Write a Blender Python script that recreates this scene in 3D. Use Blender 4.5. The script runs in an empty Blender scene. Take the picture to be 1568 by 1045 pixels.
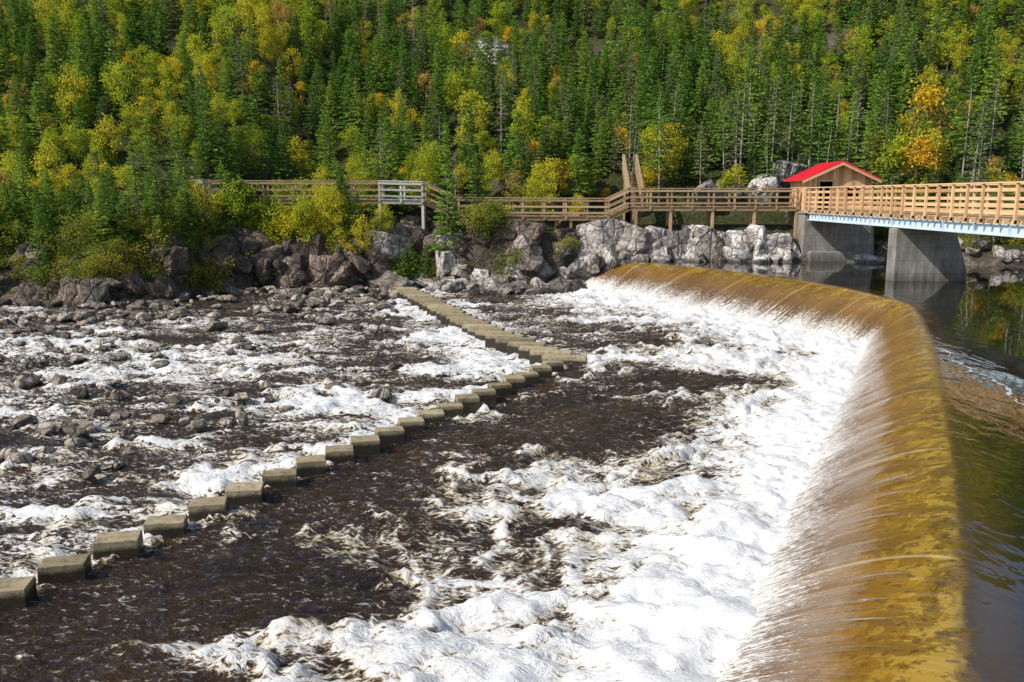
import bpy, bmesh, math, random
import numpy as np
from mathutils import Vector, Matrix
R=np.random.RandomState(7); random.seed(7)
scene=bpy.context.scene
scene.view_settings.view_transform='Standard'
try: scene.view_settings.look='None'
except Exception: pass
scene.view_settings.exposure=0

# ------------------------------------------------------------ node helpers
def mat(name):
    m=bpy.data.materials.new(name); m.use_nodes=True
    nt=m.node_tree; nt.nodes.clear()
    out=nt.nodes.new('ShaderNodeOutputMaterial')
    return m,nt,out
class N:
    def __init__(s,nt): s.nt=nt
    def __call__(s,t,**kw):
        n=s.nt.nodes.new(t)
        for k,v in kw.items(): setattr(n,k,v)
        return n
    def link(s,a,b): s.nt.links.new(a,b)
    def val(s,sock,v):
        if isinstance(v,bpy.types.NodeSocket): s.link(v,sock)
        else: sock.default_value=v
    def math(s,op,a,b=0.0,c=None,clamp=False):
        n=s('ShaderNodeMath',operation=op,use_clamp=clamp)
        s.val(n.inputs[0],a); s.val(n.inputs[1],b)
        if c is not None: s.val(n.inputs[2],c)
        return n.outputs[0]
    def noise(s,vec,scale,detail=4,rough=.55,dist=0):
        n=s('ShaderNodeTexNoise'); s.link(vec,n.inputs['Vector'])
        n.inputs['Scale'].default_value=scale; n.inputs['Detail'].default_value=detail
        n.inputs['Roughness'].default_value=rough; n.inputs['Distortion'].default_value=dist
        return n.outputs['Fac']
    def vscale(s,vec,sc,rot=(0,0,0)):
        n=s('ShaderNodeMapping'); s.link(vec,n.inputs['Vector'])
        n.inputs['Scale'].default_value=sc; n.inputs['Rotation'].default_value=rot
        return n.outputs[0]
    def ramp(s,fac,stops,interp='LINEAR'):
        n=s('ShaderNodeValToRGB'); s.link(fac,n.inputs[0]); cr=n.color_ramp; cr.interpolation=interp
        while len(cr.elements)<len(stops): cr.elements.new(.5)
        for e,(p,c) in zip(cr.elements,stops):
            e.position=p; e.color=(c[0],c[1],c[2],1)
        return n.outputs[0]
    def mix(s,f,a,b):
        n=s('ShaderNodeMix',data_type='RGBA')
        s.val(n.inputs[0],f)
        for sock,v in ((n.inputs[6],a),(n.inputs[7],b)):
            if isinstance(v,bpy.types.NodeSocket): s.link(v,sock)
            else: sock.default_value=(v[0],v[1],v[2],1)
        return n.outputs[2]
    def maprange(s,v,a,b,c=0,d=1,smooth=True):
        n=s('ShaderNodeMapRange'); n.interpolation_type='SMOOTHSTEP' if smooth else 'LINEAR'
        s.val(n.inputs[0],v)
        n.inputs[1].default_value=a;n.inputs[2].default_value=b;n.inputs[3].default_value=c;n.inputs[4].default_value=d
        return n.outputs[0]
    def attr(s,name): 
        n=s('ShaderNodeAttribute'); n.attribute_name=name; return n
    def bump(s,h,strength=.5,dist=.1,normal=None):
        n=s('ShaderNodeBump'); s.val(n.inputs['Strength'],strength); n.inputs['Distance'].default_value=dist
        s.link(h,n.inputs['Height'])
        if normal is not None: s.link(normal,n.inputs['Normal'])
        return n.outputs[0]
    def bsdf(s,col,rough=.7,normal=None,spec=.5):
        n=s('ShaderNodeBsdfPrincipled')
        if isinstance(col,bpy.types.NodeSocket): s.link(col,n.inputs['Base Color'])
        else: n.inputs['Base Color'].default_value=(col[0],col[1],col[2],1)
        s.val(n.inputs['Roughness'],rough)
        n.inputs['Specular IOR Level'].default_value=spec
        if normal is not None: s.link(normal,n.inputs['Normal'])
        return n.outputs[0]
    def pos(s): return s('ShaderNodeNewGeometry').outputs['Position']
    def island(s): return s('ShaderNodeNewGeometry').outputs['Random Per Island']
    def orand(s): return s('ShaderNodeObjectInfo').outputs['Random']

# ------------------------------------------------------------ numpy noise
def h2(ix,iy,seed):
    h=(ix.astype(np.int64)*374761393+iy.astype(np.int64)*668265263+seed*974634777)&0xffffffff
    h=((h^(h>>13))*1274126177)&0xffffffff
    h=(h^(h>>16))&0xffffffff
    return h/4294967295.0
def vn(x,y,seed=0):
    ix=np.floor(x);iy=np.floor(y);fx=x-ix;fy=y-iy
    fx=fx*fx*fx*(fx*(fx*6-15)+10);fy=fy*fy*fy*(fy*(fy*6-15)+10)
    a=h2(ix,iy,seed);b=h2(ix+1,iy,seed);c=h2(ix,iy+1,seed);d=h2(ix+1,iy+1,seed)
    return (a*(1-fx)+b*fx)*(1-fy)+(c*(1-fx)+d*fx)*fy
def fbm(x,y,seed=0,o=4,g=.5):
    s=0;a=1;t=0
    for i in range(o):
        xr=x*.8-y*.6 if i%2 else x; yr=x*.6+y*.8 if i%2 else y
        s=s+a*vn(xr*2**i+i*17.3,yr*2**i+i*9.1,seed+i);t+=a;a*=g
    return s/t
def sst(a,b,x):
    t=np.clip((x-a)/(b-a),0,1);return t*t*(3-2*t)

# ------------------------------------------------------------ mesh helpers
def add_obj(name,me,mats=(),parent=None,link=True):
    o=bpy.data.objects.new(name,me)
    for m in mats: me.materials.append(m)
    if link: scene.collection.objects.link(o)
    if parent: o.parent=parent
    return o
def np_mesh(name,v,faces_flat,n_per,smooth=True,matidx=None):
    me=bpy.data.meshes.new(name)
    v=np.asarray(v,dtype=np.float32);f=np.asarray(faces_flat,dtype=np.int32).ravel()
    nf=len(f)//n_per
    me.vertices.add(len(v));me.vertices.foreach_set('co',v.ravel())
    me.loops.add(len(f));me.loops.foreach_set('vertex_index',f)
    me.polygons.add(nf);me.polygons.foreach_set('loop_start',np.arange(nf,dtype=np.int32)*n_per)
    me.polygons.foreach_set('loop_total',np.full(nf,n_per,dtype=np.int32))
    if matidx is not None: me.polygons.foreach_set('material_index',np.asarray(matidx,dtype=np.int32))
    me.update(calc_edges=True)
    me.polygons.foreach_set('use_smooth',np.full(nf,smooth,dtype=bool))
    return me
def grid_faces(nx,ny):
    i=np.arange(nx-1);j=np.arange(ny-1);I,J=np.meshgrid(i,j);a=(J*nx+I).ravel()
    return np.stack([a,a+1,a+1+nx,a+nx],1)
def fattr(me,name,data):
    at=me.attributes.new(name,'FLOAT','POINT');at.data.foreach_set('value',np.asarray(data,dtype=np.float32).ravel())
class MB:
    def __init__(s): s.v=[];s.f=[];s.m=[]
    def quadbox(s,corners,m=0):
        b=len(s.v);s.v+=[tuple(c) for c in corners]
        for q in ((0,3,2,1),(4,5,6,7),(0,1,5,4),(1,2,6,5),(2,3,7,6),(3,0,4,7)):
            s.f.append(tuple(b+i for i in q));s.m.append(m)
    def box(s,x0,x1,y0,y1,z0,z1,m=0):
        s.quadbox([(x0,y0,z0),(x1,y0,z0),(x1,y1,z0),(x0,y1,z0),(x0,y0,z1),(x1,y0,z1),(x1,y1,z1),(x0,y1,z1)],m)
    def beam(s,a,b,w,h,m=0):
        a=Vector(a);b=Vector(b);d=(b-a).normalized()
        up=Vector((0,0,1)) if abs(d.z)<.95 else Vector((0,1,0))
        sx=d.cross(up).normalized()*w/2;sz=sx.cross(d).normalized()*h/2
        s.quadbox([a-sx-sz,a+sx-sz,b+sx-sz,b-sx-sz,a-sx+sz,a+sx+sz,b+sx+sz,b-sx+sz],m)
    def prism(s,prof,y0,y1,m=0): # prof list of (x,z)
        n=len(prof);b=len(s.v)
        s.v+=[(x,y0,z) for x,z in prof]+[(x,y1,z) for x,z in prof]
        s.f.append(tuple(b+i for i in range(n)));s.f.append(tuple(b+n+i for i in reversed(range(n))));s.m+=[m,m]
        for i in range(n):
            j=(i+1)%n;s.f.append((b+i,b+n+i,b+n+j,b+j));s.m.append(m)
    def obj(s,name,mats,parent=None,bevel=0,link=True):
        me=bpy.data.meshes.new(name);me.from_pydata(s.v,[],s.f);me.update()
        me.polygons.foreach_set('material_index',np.array(s.m,dtype=np.int32))
        bm=bmesh.new();bm.from_mesh(me);bmesh.ops.recalc_face_normals(bm,faces=bm.faces);bm.to_mesh(me);bm.free()
        o=add_obj(name,me,mats,parent,link)
        if bevel:
            md=o.modifiers.new('bevel','BEVEL');md.width=bevel;md.segments=1;md.limit_method='ANGLE'
        return o
def empty(name,loc=(0,0,0)):
    e=bpy.data.objects.new(name,None);scene.collection.objects.link(e);e.location=(0,0,0);return e

# ------------------------------------------------------------ materials
def m_rock(name,c1,c2,c3,iw=.25,wz=0):
    m,nt,out=mat(name);n=N(nt);p=n.pos()
    a=n.noise(p,.7,5,.68,.4);b=n.noise(p,3.5,6,.7)
    isl=n.island()
    f=n.math('ADD',n.math('MULTIPLY',a,1-iw),n.math('MULTIPLY',isl,iw))
    col=n.ramp(f,[(.34,c1),(.48,c2),(.62,c3)])
    col=n.mix(n.maprange(b,.38,.56),n.mix(.6,col,(.05,.036,.026)),col)
    v=n('ShaderNodeTexVoronoi',feature='DISTANCE_TO_EDGE');n.link(n.vscale(p,(1,1,.55),(0,.3,.4)),v.inputs['Vector']);v.inputs['Scale'].default_value=1.1
    v2=n('ShaderNodeTexVoronoi',feature='DISTANCE_TO_EDGE');n.link(n.vscale(p,(1,1,1.6),(.5,.2,0)),v2.inputs['Vector']);v2.inputs['Scale'].default_value=1.9
    crk=n.math('MINIMUM',v.outputs[0],n.math('MULTIPLY',v2.outputs[0],1.6))
    col=n.mix(n.maprange(crk,0,.045,.7,0),col,(.02,.017,.014))
    # moss and lichen stains on upper faces
    mo=n.noise(p,1.6,5,.7,.5)
    col=n.mix(n.maprange(mo,.54,.62,0,.7),col,(.05,.045,.025))
    sep=n('ShaderNodeSeparateXYZ');n.link(p,sep.inputs[0])
    xm=n.maprange(sep.outputs[0],4.5,6,0,1.5)
    wet=n.maprange(n.math('SUBTRACT',sep.outputs[2],n.math('ADD',xm,n.math('MULTIPLY',a,.3))),-.12+wz,.06+wz,.75,0)
    col=n.mix(wet,col,(.022,.017,.012))
    rough=n.math('SUBTRACT',.85,n.math('MULTIPLY',wet,.5))
    bp=n.bump(n.math('ADD',n.math('ADD',n.math('MULTIPLY',b,.5),a),n.maprange(crk,0,.08,0,.6)),.7,.2)
    n.link(n.bsdf(col,rough,bp),out.inputs[0]);return m
rock_grey=m_rock('rock_grey',(.10,.085,.07),(.27,.23,.19),(.50,.45,.40))
rock_brown=m_rock('rock_brown',(.04,.03,.024),(.13,.09,.065),(.30,.215,.16))
rock_pale=m_rock('rock_pale',(.14,.115,.09),(.40,.355,.31),(.70,.67,.63),.12,.05)
rock_river=m_rock('rock_river',(.12,.095,.065),(.30,.235,.17),(.50,.43,.34),.5,-.16)

def m_ground():
    m,nt,out=mat('forest_floor');n=N(nt);p=n.pos()
    a=n.noise(p,.5,5,.65);b=n.noise(p,5,5,.7)
    g=n.ramp(b,[(.35,(.018,.020,.010)),(.5,(.045,.055,.016)),(.65,(.10,.09,.025))])
    rk=n.ramp(a,[(.3,(.05,.04,.03)),(.5,(.15,.115,.09)),(.7,(.32,.28,.24))])
    rk=n.mix(n.maprange(b,.4,.6),n.mix(.6,rk,(.02,.017,.012)),rk)
    geo=n('ShaderNodeNewGeometry');s=n('ShaderNodeSeparateXYZ');n.link(geo.outputs['Normal'],s.inputs[0])
    st=n.maprange(n.math('ADD',s.outputs[2],n.math('MULTIPLY',n.math('SUBTRACT',a,.5),.5)),.62,.78)
    col=n.mix(st,rk,g)
    n.link(n.bsdf(col,.9,n.bump(n.math('ADD',a,b),.8,.3),.2),out.inputs[0]);return m
ground_mat=m_ground()

def m_leaf(name,stops,tr=.35,islw=.45,ow=.55):
    m,nt,out=mat(name);n=N(nt)
    f=n.math('ADD',n.math('MULTIPLY',n.island(),islw),n.math('MULTIPLY',n.orand(),ow))
    col=n.ramp(f,stops)
    b=n('ShaderNodeBsdfDiffuse');n.link(col,b.inputs[0])
    t=n('ShaderNodeBsdfTranslucent');n.link(col,t.inputs[0])
    mx=n('ShaderNodeMixShader');mx.inputs[0].default_value=tr
    n.link(b.outputs[0],mx.inputs[1]);n.link(t.outputs[0],mx.inputs[2]);n.link(mx.outputs[0],out.inputs[0]);return m
L_spruce=m_leaf('spruce_needles',[(.1,(.075,.17,.03)),(.4,(.15,.28,.045)),(.65,(.24,.38,.055)),(.9,(.36,.44,.07))],.3)
L_dull=m_leaf('fir_needles_dull',[(.1,(.10,.15,.06)),(.5,(.20,.25,.10)),(.9,(.31,.30,.14))],.25)
L_dead=m_leaf('dead_needles',[(.1,(.18,.14,.11)),(.9,(.36,.27,.20))],.2)
L_yg=m_leaf('birch_leaves_yellow_green',[(.1,(.24,.35,.03)),(.4,(.42,.48,.04)),(.7,(.60,.53,.045)),(.95,(.72,.53,.045))],.45)
L_gold=m_leaf('birch_leaves_gold',[(.1,(.55,.42,.04)),(.5,(.74,.52,.04)),(.9,(.75,.42,.04))],.45)
L_rust=m_leaf('rusty_leaves',[(.1,(.32,.27,.08)),(.5,(.48,.34,.09)),(.9,(.55,.34,.09))],.4)
L_bush=m_leaf('bush_leaves',[(.1,(.09,.15,.03)),(.4,(.18,.24,.035)),(.7,(.33,.33,.045)),(.95,(.52,.38,.055))],.4)
def m_simple(name,c1,c2,scale=3,rough=.8,st=(1,1,1),bump=.3,isl=0,spec=.3):
    m,nt,out=mat(name);n=N(nt);p=n.vscale(n.pos(),st)
    a=n.noise(p,scale,5,.65)
    f=a
    if isl: f=n.math('ADD',n.math('MULTIPLY',a,1-isl),n.math('MULTIPLY',n.island(),isl))
    col=n.ramp(f,[(.3,c1),(.7,c2)])
    n.link(n.bsdf(col,rough,n.bump(a,bump,.05),spec),out.inputs[0]);return m
bark=m_simple('bark',(.07,.055,.045),(.21,.18,.15),8)
bark_pale=m_simple('bark_pale',(.18,.17,.15),(.48,.46,.42),6)
wood_new=m_simple('cedar_boards',(.42,.235,.11),(.70,.46,.25),5,.75,(1,1,1),.3,.5)
wood_old=m_simple('weathered_boards',(.25,.165,.085),(.47,.335,.195),5,.8,(1,1,1),.3,.5)
wood_grey=m_simple('grey_boards',(.33,.31,.28),(.56,.53,.49),5,.8,(1,1,1),.3,.5)
steel=m_simple('painted_steel',(.45,.55,.63),(.57,.67,.75),2,.45,(1,1,1),.05)
red_roof=m_simple('red_metal_roof',(.60,.02,.04),(.74,.03,.055),3,.4,(1,1,1),.05)
shade_in=m_simple('interior_shade',(.01,.008,.006),(.02,.016,.012),3)
def m_conc(name,c1,c2,c3):
    m,nt,out=mat(name);n=N(nt);p=n.pos()
    a=n.noise(p,1.2,6,.7);b=n.noise(n.vscale(p,(3,3,.4)),1.5,5,.6);c=n.noise(p,14,4,.7)
    col=n.ramp(n.math('ADD',n.math('MULTIPLY',a,.5),n.math('MULTIPLY',b,.5)),[(.33,c1),(.5,c2),(.66,c3)])
    sep=n('ShaderNodeSeparateXYZ');n.link(p,sep.inputs[0])
    stain=n.maprange(n.math('ADD',sep.outputs[2],n.math('MULTIPLY',b,.8)),1.9,2.5,.6,0)
    col=n.mix(stain,col,(.05,.042,.032))
    fr=n.math('FRACT',n.math('MULTIPLY',sep.outputs[2],1.64))
    col=n.mix(n.maprange(n.math('ABSOLUTE',n.math('SUBTRACT',fr,.5)),.47,.5,0,.5),col,(.05,.045,.04))
    n.link(n.bsdf(col,.85,n.bump(c,.3,.03),.3),out.inputs[0]);return m
concrete=m_conc('pier_concrete',(.10,.092,.08),(.21,.195,.175),(.32,.30,.27))
def m_block():
    m,nt,out=mat('block_concrete');n=N(nt);p=n.pos()
    a=n.noise(p,3,5,.7);c=n.noise(p,25,4,.7);b2=n.noise(p,9,4,.7)
    col=n.ramp(n.math('ADD',n.math('MULTIPLY',a,.7),n.math('MULTIPLY',n.island(),.3)),[(.25,(.17,.13,.07)),(.6,(.36,.29,.17)),(.8,(.47,.40,.26))])
    col=n.mix(n.maprange(b2,.5,.62,0,.55),col,(.09,.065,.035))
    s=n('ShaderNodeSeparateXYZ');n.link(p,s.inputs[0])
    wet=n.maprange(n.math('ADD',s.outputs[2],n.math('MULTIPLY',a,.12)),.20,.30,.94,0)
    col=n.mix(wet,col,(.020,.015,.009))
    n.link(n.bsdf(col,n.math('SUBTRACT',.8,n.math('MULTIPLY',wet,.4)),n.bump(c,.4,.03)),out.inputs[0]);return m
block_mat=m_block()

# ------------------------------------------------------------ terrain
SX=[-300,-40,-26.5,-21.6,-19,-17.6,-15,-8.6,-5.6,-3.2,.6,3.8,5.3,8,11,17,22,25,28,40,80,300]
SY=[40,42,43.6,42.8,44.4,47.2,49.8,50.1,50.4,49.4,48.8,50.6,52.9,52.0,51.2,51.2,51.4,48,47,46,43,40]
def shoreY(x): return np.interp(x,SX,SY)
def terr(x,y):
    x=np.asarray(x,float);y=np.asarray(y,float)
    wob=(fbm(x*.6,y*.6,3,4)-.5)*2.4
    d=y-shoreY(x)+wob*.6
    lvl=np.interp(x,[4,6],[0,1.5])
    T=np.interp(x,[-60,-30,-18,-8,0,6,12,20,25,40],[2.2,2.2,3.0,3.7,3.1,3.5,3.6,3.6,2.6,2.6])
    steps=fbm(x*1.1,y*1.1,11,4)
    cliff=sst(-.2,2.4,d+(steps-.5)*1.8)
    zc=(lvl-.4)+(T-lvl+.4)*cliff
    z=np.where(d<-.8,np.maximum(-1.3,(lvl-.4)+(d+.8)*2),zc)
    dd=np.clip(d-5,0,None)
    hill=dd*.55+ (fbm(x*.05,y*.05,21,3)-.5)*10*sst(5,40,dd)+(fbm(x*.35,y*.35,22,4)-.5)*1.8*sst(0,4,dd)
    z=z+np.minimum(hill,95+0*hill)
    near=sst(2.5,-3,y)*4.0
    z=np.where(y<4,np.maximum(-1.3,near-1.3),z)
    return z
xs=np.concatenate([np.arange(-200,-45,3.),np.arange(-45,45,.3),np.arange(45,203,3.)])
ys=np.concatenate([np.arange(-60,39,3.),np.arange(39,62,.25),np.arange(62,110,1.2),np.arange(110,300,4.)])
X,Y=np.meshgrid(xs,ys);Z=terr(X,Y)
me=np_mesh('ground',np.stack([X.ravel(),Y.ravel(),Z.ravel()],1),grid_faces(len(xs),len(ys)),4,True)
add_obj('ground_hillside',me,[ground_mat])

# ------------------------------------------------------------ weir curves
CR=np.array([(-12,-26),(-3.2,-7),(.6,.3),(3.67,6.34),(5.05,9.1),(6.63,12.37),(8.75,17),(11.1,22.2),(13.3,27.4),(14.35,30.2),(14.55,31.6),(14.36,36.03),(13.15,41.01),(11.14,45.84),(8.36,50.0),(4.9,53.6)],float)
BA=np.array([(-15,-24),(-5.8,-5.5),(-1.3,2.2),(2.10,8.77),(3.25,11.25),(4.63,14.12),(7.09,19.13),(9.55,24.1),(11.9,28.8),(12.6,30.3),(12.35,31.2),(10.95,33.9),(9.3,38.3),(7.29,43.6),(5.6,47.4),(3.9,51.6)],float)
def resamp(P,t):
    k=np.arange(len(P));return np.stack([np.interp(t,k,P[:,0]),np.interp(t,k,P[:,1])],1)
seg=np.array([np.hypot(*(CR[i+1]-CR[i])) for i in range(len(CR)-1)])
T_=np.concatenate([np.linspace(i,i+1,max(3,int(seg[i]/.1)),endpoint=False) for i in range(len(seg))]+[[len(CR)-1]])
C=resamp(CR,T_);B=resamp(BA,T_)
def smooth(A,it):
    for _ in range(it):
        A2=A.copy();A2[1:-1]=(A[:-2]+A[1:-1]*2+A[2:])/4;A=A2
    return A
C=smooth(C,14);B=smooth(B,8)
S=np.concatenate([[0],np.cumsum(np.hypot(*(C[1:]-C[:-1]).T))])
q=np.linspace(0,1.08,40)
rows=[];aw=[];as_=[]
offs=[100,50,25,14,9,6,4.5,3.5,2.8,2.2,1.7,1.3,1,.75,.5,.3,.15]
for o in offs:
    rows.append(np.stack([C[:,0]+o,C[:,1]-.0*o,np.full(len(C),1.5)],1));aw.append(np.full(len(C),-o));as_.append(S)
for k in q:
    p=C*(1-k)+B*k
    z=1.5-1.62*(np.clip(k,0,2)**1.45)
    nz=(fbm(S*1.2,np.full(len(C),k*1.0),5,2)-.5)*.05*sst(.05,.6,k)+(fbm(S*5,np.full(len(C),k*2.0),6,3)-.5)*.06*sst(.5,.95,k)+(fbm(S*8,np.full(len(C),k*9.0),8,2)-.5)*.17*sst(.75,1,k)
    rows.append(np.stack([p[:,0],p[:,1],z+nz],1));aw.append(np.full(len(C),k));as_.append(S)
V=np.concatenate(rows);nC=len(C)
me=np_mesh('weir_water',V,grid_faces(nC,len(rows))[:,::-1],4,True)
fattr(me,'w',np.concatenate(aw));fattr(me,'s',np.concatenate(as_))
def m_weir():
    m,nt,out=mat('weir_water');n=N(nt);p=n.pos()
    w=n.attr('w').outputs['Fac'];s=n.attr('s').outputs['Fac']
    cv=n('ShaderNodeCombineXYZ');n.link(s,cv.inputs[0]);n.link(w,cv.inputs[1])
    uv=cv.outputs[0]
    st=n.noise(n.vscale(uv,(2.2,.5,1)),1,3,.55,.5)
    st2=n.noise(n.vscale(uv,(26,2.0,1)),1,4,.75,.5)
    sp=n.noise(n.vscale(uv,(34,20,1)),1,3,.7,.2)
    mott=n.noise(p,1.9,6,.78,1.0)
    spots=n.noise(p,8,3,.7)
    big=n.noise(n.vscale(uv,(.7,.8,1)),1,3,.6)
    face=n.ramp(w,[(0,(.26,.15,.016)),(.15,(.31,.165,.018)),(.4,(.28,.135,.020)),(.7,(.21,.11,.035)),(1,(.24,.17,.10))])
    face=n.mix(n.maprange(st,.44,.58,0,.45),n.mix(.45,face,(.06,.028,.007)),face)
    face=n.mix(n.maprange(big,.58,.36,0,.45),face,(.09,.045,.012))
    up=n.math('MULTIPLY',w,-1)
    # sill stones, formwork joints and algae seen through the thin clear sheet
    face=n.mix(n.math('MULTIPLY',n.maprange(mott,.50,.56),n.maprange(w,.55,.05,0,.65)),face,(.42,.27,.035))
    face=n.mix(n.math('MULTIPLY',n.maprange(spots,.57,.61),n.maprange(w,.7,.1,.1,.65)),face,(.075,.038,.010))
    jf=n.math('ABSOLUTE',n.math('SUBTRACT',n.math('FRACT',n.math('ADD',n.math('MULTIPLY',s,.22),n.math('MULTIPLY',big,.02))),.5))
    face=n.mix(n.maprange(jf,.014,.002,0,.5),face,(.55,.42,.22))
    lowf=n.maprange(w,.40,.78,.05,1)
    face=n.mix(n.math('MULTIPLY',n.maprange(st2,.53,.66,0,.55),lowf),face,(.62,.46,.25))
    face=n.mix(n.math('MULTIPLY',n.maprange(st2,.46,.34,0,.5),lowf),face,(.06,.032,.012))
    upm=n.math('ADD',up,n.math('MULTIPLY',n.math('SUBTRACT',mott,.5),.9))
    shallow=n.ramp(mott,[(.36,(.09,.05,.009)),(.48,(.17,.095,.011)),(.54,(.32,.20,.018)),(.62,(.19,.11,.012))])
    shallow=n.mix(n.maprange(spots,.54,.60,0,.7),shallow,(.06,.032,.007))
    upc=n.mix(n.maprange(upm,-.05,.12),shallow,(.055,.034,.010))
    upc=n.mix(n.maprange(up,.25,.9),upc,(.013,.011,.005))
    tf=n.maprange(n.math('ADD',w,n.math('MULTIPLY',n.math('SUBTRACT',mott,.5),.6)),-.02,.10)
    col=n.mix(tf,upc,face)
    wm=n.math('ADD',n.math('MULTIPLY',n.math('SUBTRACT',st2,.5),2.4),n.math('MULTIPLY',n.math('SUBTRACT',sp,.5),3.0))
    wm=n.math('ADD',wm,n.maprange(w,.40,1.0,-.78,.62,False))
    wm=n.math('ADD',wm,n.math('MULTIPLY',n.math('SUBTRACT',big,.5),.9))
    white=n.math('MULTIPLY',n.maprange(wm,.0,.16),n.maprange(w,.38,.6))
    col=n.mix(n.math('MULTIPLY',white,.95),col,(.76,.73,.68))
    rip=n.noise(n.vscale(p,(1,.5,1)),1.5,3,.5,.8)
    hs=n.math('ADD',n.math('MULTIPLY',n.math('MULTIPLY',st,1.0),n.maprange(w,-.2,.3,0,1.)),n.math('MULTIPLY',n.math('ADD',n.math('MULTIPLY',st2,.9),n.math('MULTIPLY',sp,.8)),n.maprange(w,.3,.85,.03,1.)))
    hs=n.math('MULTIPLY',hs,n.maprange(w,-.3,0,0,1))
    hr=n.math('MULTIPLY',rip,n.maprange(w,-2.2,.0,.012,.5))
    bp=n.bump(n.math('ADD',hs,hr),.5,.13)
    rough=n.math('ADD',.03,n.math('MULTIPLY',white,.45))
    n.link(n.bsdf(col,rough,bp,.75),out.inputs[0]);return m
add_obj('weir_and_pool_water',me,[m_weir()])
rows=[]
for k in [-.6,-.15,0,.1,.25,.45,.7,1.0]:
    p=C*(1-k)+B*k
    z=(1.5-1.62*(max(k,0)**1.45))-.22 if k>-.5 else -1.3
    rows.append(np.stack([p[:,0],p[:,1],np.full(nC,z)],1))
me=np_mesh('weir_body',np.concatenate(rows),grid_faces(nC,len(rows))[:,::-1],4,True)
add_obj('concrete_weir',me,[concrete])
fl=smooth(resamp(np.array([(11.05,21.9),(10.6,19.8),(10.5,18.6),(10.1,17.2),(9.7,15.6),(9.3,13.8)]),np.linspace(0,5,260)),6)
tn=np.gradient(fl,axis=0);tn/=np.linalg.norm(tn,axis=1)[:,None];nn_=np.stack([-tn[:,1],tn[:,0]],1)
wob=(fbm(np.arange(260)*.05,np.zeros(260),301,4)-.5)[:,None]*.6
wd_=.015+np.clip((fbm(np.arange(260)*.17,np.zeros(260),303,4)-.40),0,1)[:,None]*.30
fl=fl+nn_*wob
me=np_mesh('sky_reflection_strip',np.concatenate([np.c_[fl-nn_*wd_/2,np.full(260,1.506)],np.c_[fl+nn_*wd_/2,np.full(260,1.506)]]),grid_faces(260,2),4,True)
sky_refl_mat=m_simple('painted_sky_reflection',(.25,.27,.30),(.60,.64,.70),14,.6)
add_obj('sky_reflection_line',me,[sky_refl_mat])  # flat bluish-white strip, a sky reflection edge painted onto the pool

# ------------------------------------------------------------ lower river
FO=[(-0.1,15.9,1.4,1.2,0.9),(2.0,14.8,1.4,1.4,0.8),(0.2,11.7,1.4,1.1,0.9),(0.5,9.9,1.6,1.0,1),(-1.1,9.4,0.9,0.6,0.5),(-3.5,9.3,1.2,0.4,0.7),(-1.8,12.2,1.0,0.5,0.5),(-0.7,13.5,0.7,0.4,0.5),(0.9,13.3,1.0,0.5,-1.2),(5.8,24.9,2.2,0.9,-1.0),(2.3,19.7,1.7,1.8,-0.7),(3.9,28.5,2.7,2.0,0.7),(7.1,28.5,2.7,2.4,0.6),(-5.8,45.6,1.4,2.4,.9),(-3.9,40.3,1.7,2.8,.9),(-2.2,33.4,1.9,2.5,.9),(-1.0,29.2,2.0,1.9,.9),(0.1,27.4,1.1,0.9,0.8),(-2.9,22.4,2.1,1.9,0.55),(-4.6,20.3,1.8,1.6,0.55),(-7.4,13.8,1.7,0.9,0.7),
(-8,15.7,1.9,.9,.35),(-18,31.9,3,2.8,.55),(-12.3,26.8,3.2,1.9,.45),(-9.2,25.9,2.4,1.5,.4),(-6.3,24,1.9,1.7,.4),(-11.5,30.5,2.9,1.5,.35),(-7.5,28.5,3.3,1.3,.35),(-14.6,35.1,2.7,1.6,.4),(-12.9,21.7,1.4,1,.45),(-8.7,18.1,1.4,.8,.35),(-6.6,21.7,1.4,.8,.3),(.7,19.7,1.6,1.7,-.5),(3.7,21.7,1,1,.5),(5,39.2,1.8,1.8,.5),(3.4,45.6,2.1,2,.7),(-2.2,15.1,1.8,1.3,-.3),(-3,11,2.3,1,-.4)]
def seg_dist(px,py,A):
    best=np.full(px.shape,1e9)
    for i in range(len(A)-1):
        a=A[i];b=A[i+1];d=b-a;L=d@d
        t=np.clip(((px-a[0])*d[0]+(py-a[1])*d[1])/L,0,1)
        best=np.minimum(best,np.hypot(px-a[0]-t*d[0],py-a[1]-t*d[1]))
    return best
ROW=np.array([(-9.2,5.9),(1.6,26.5)])
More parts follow.
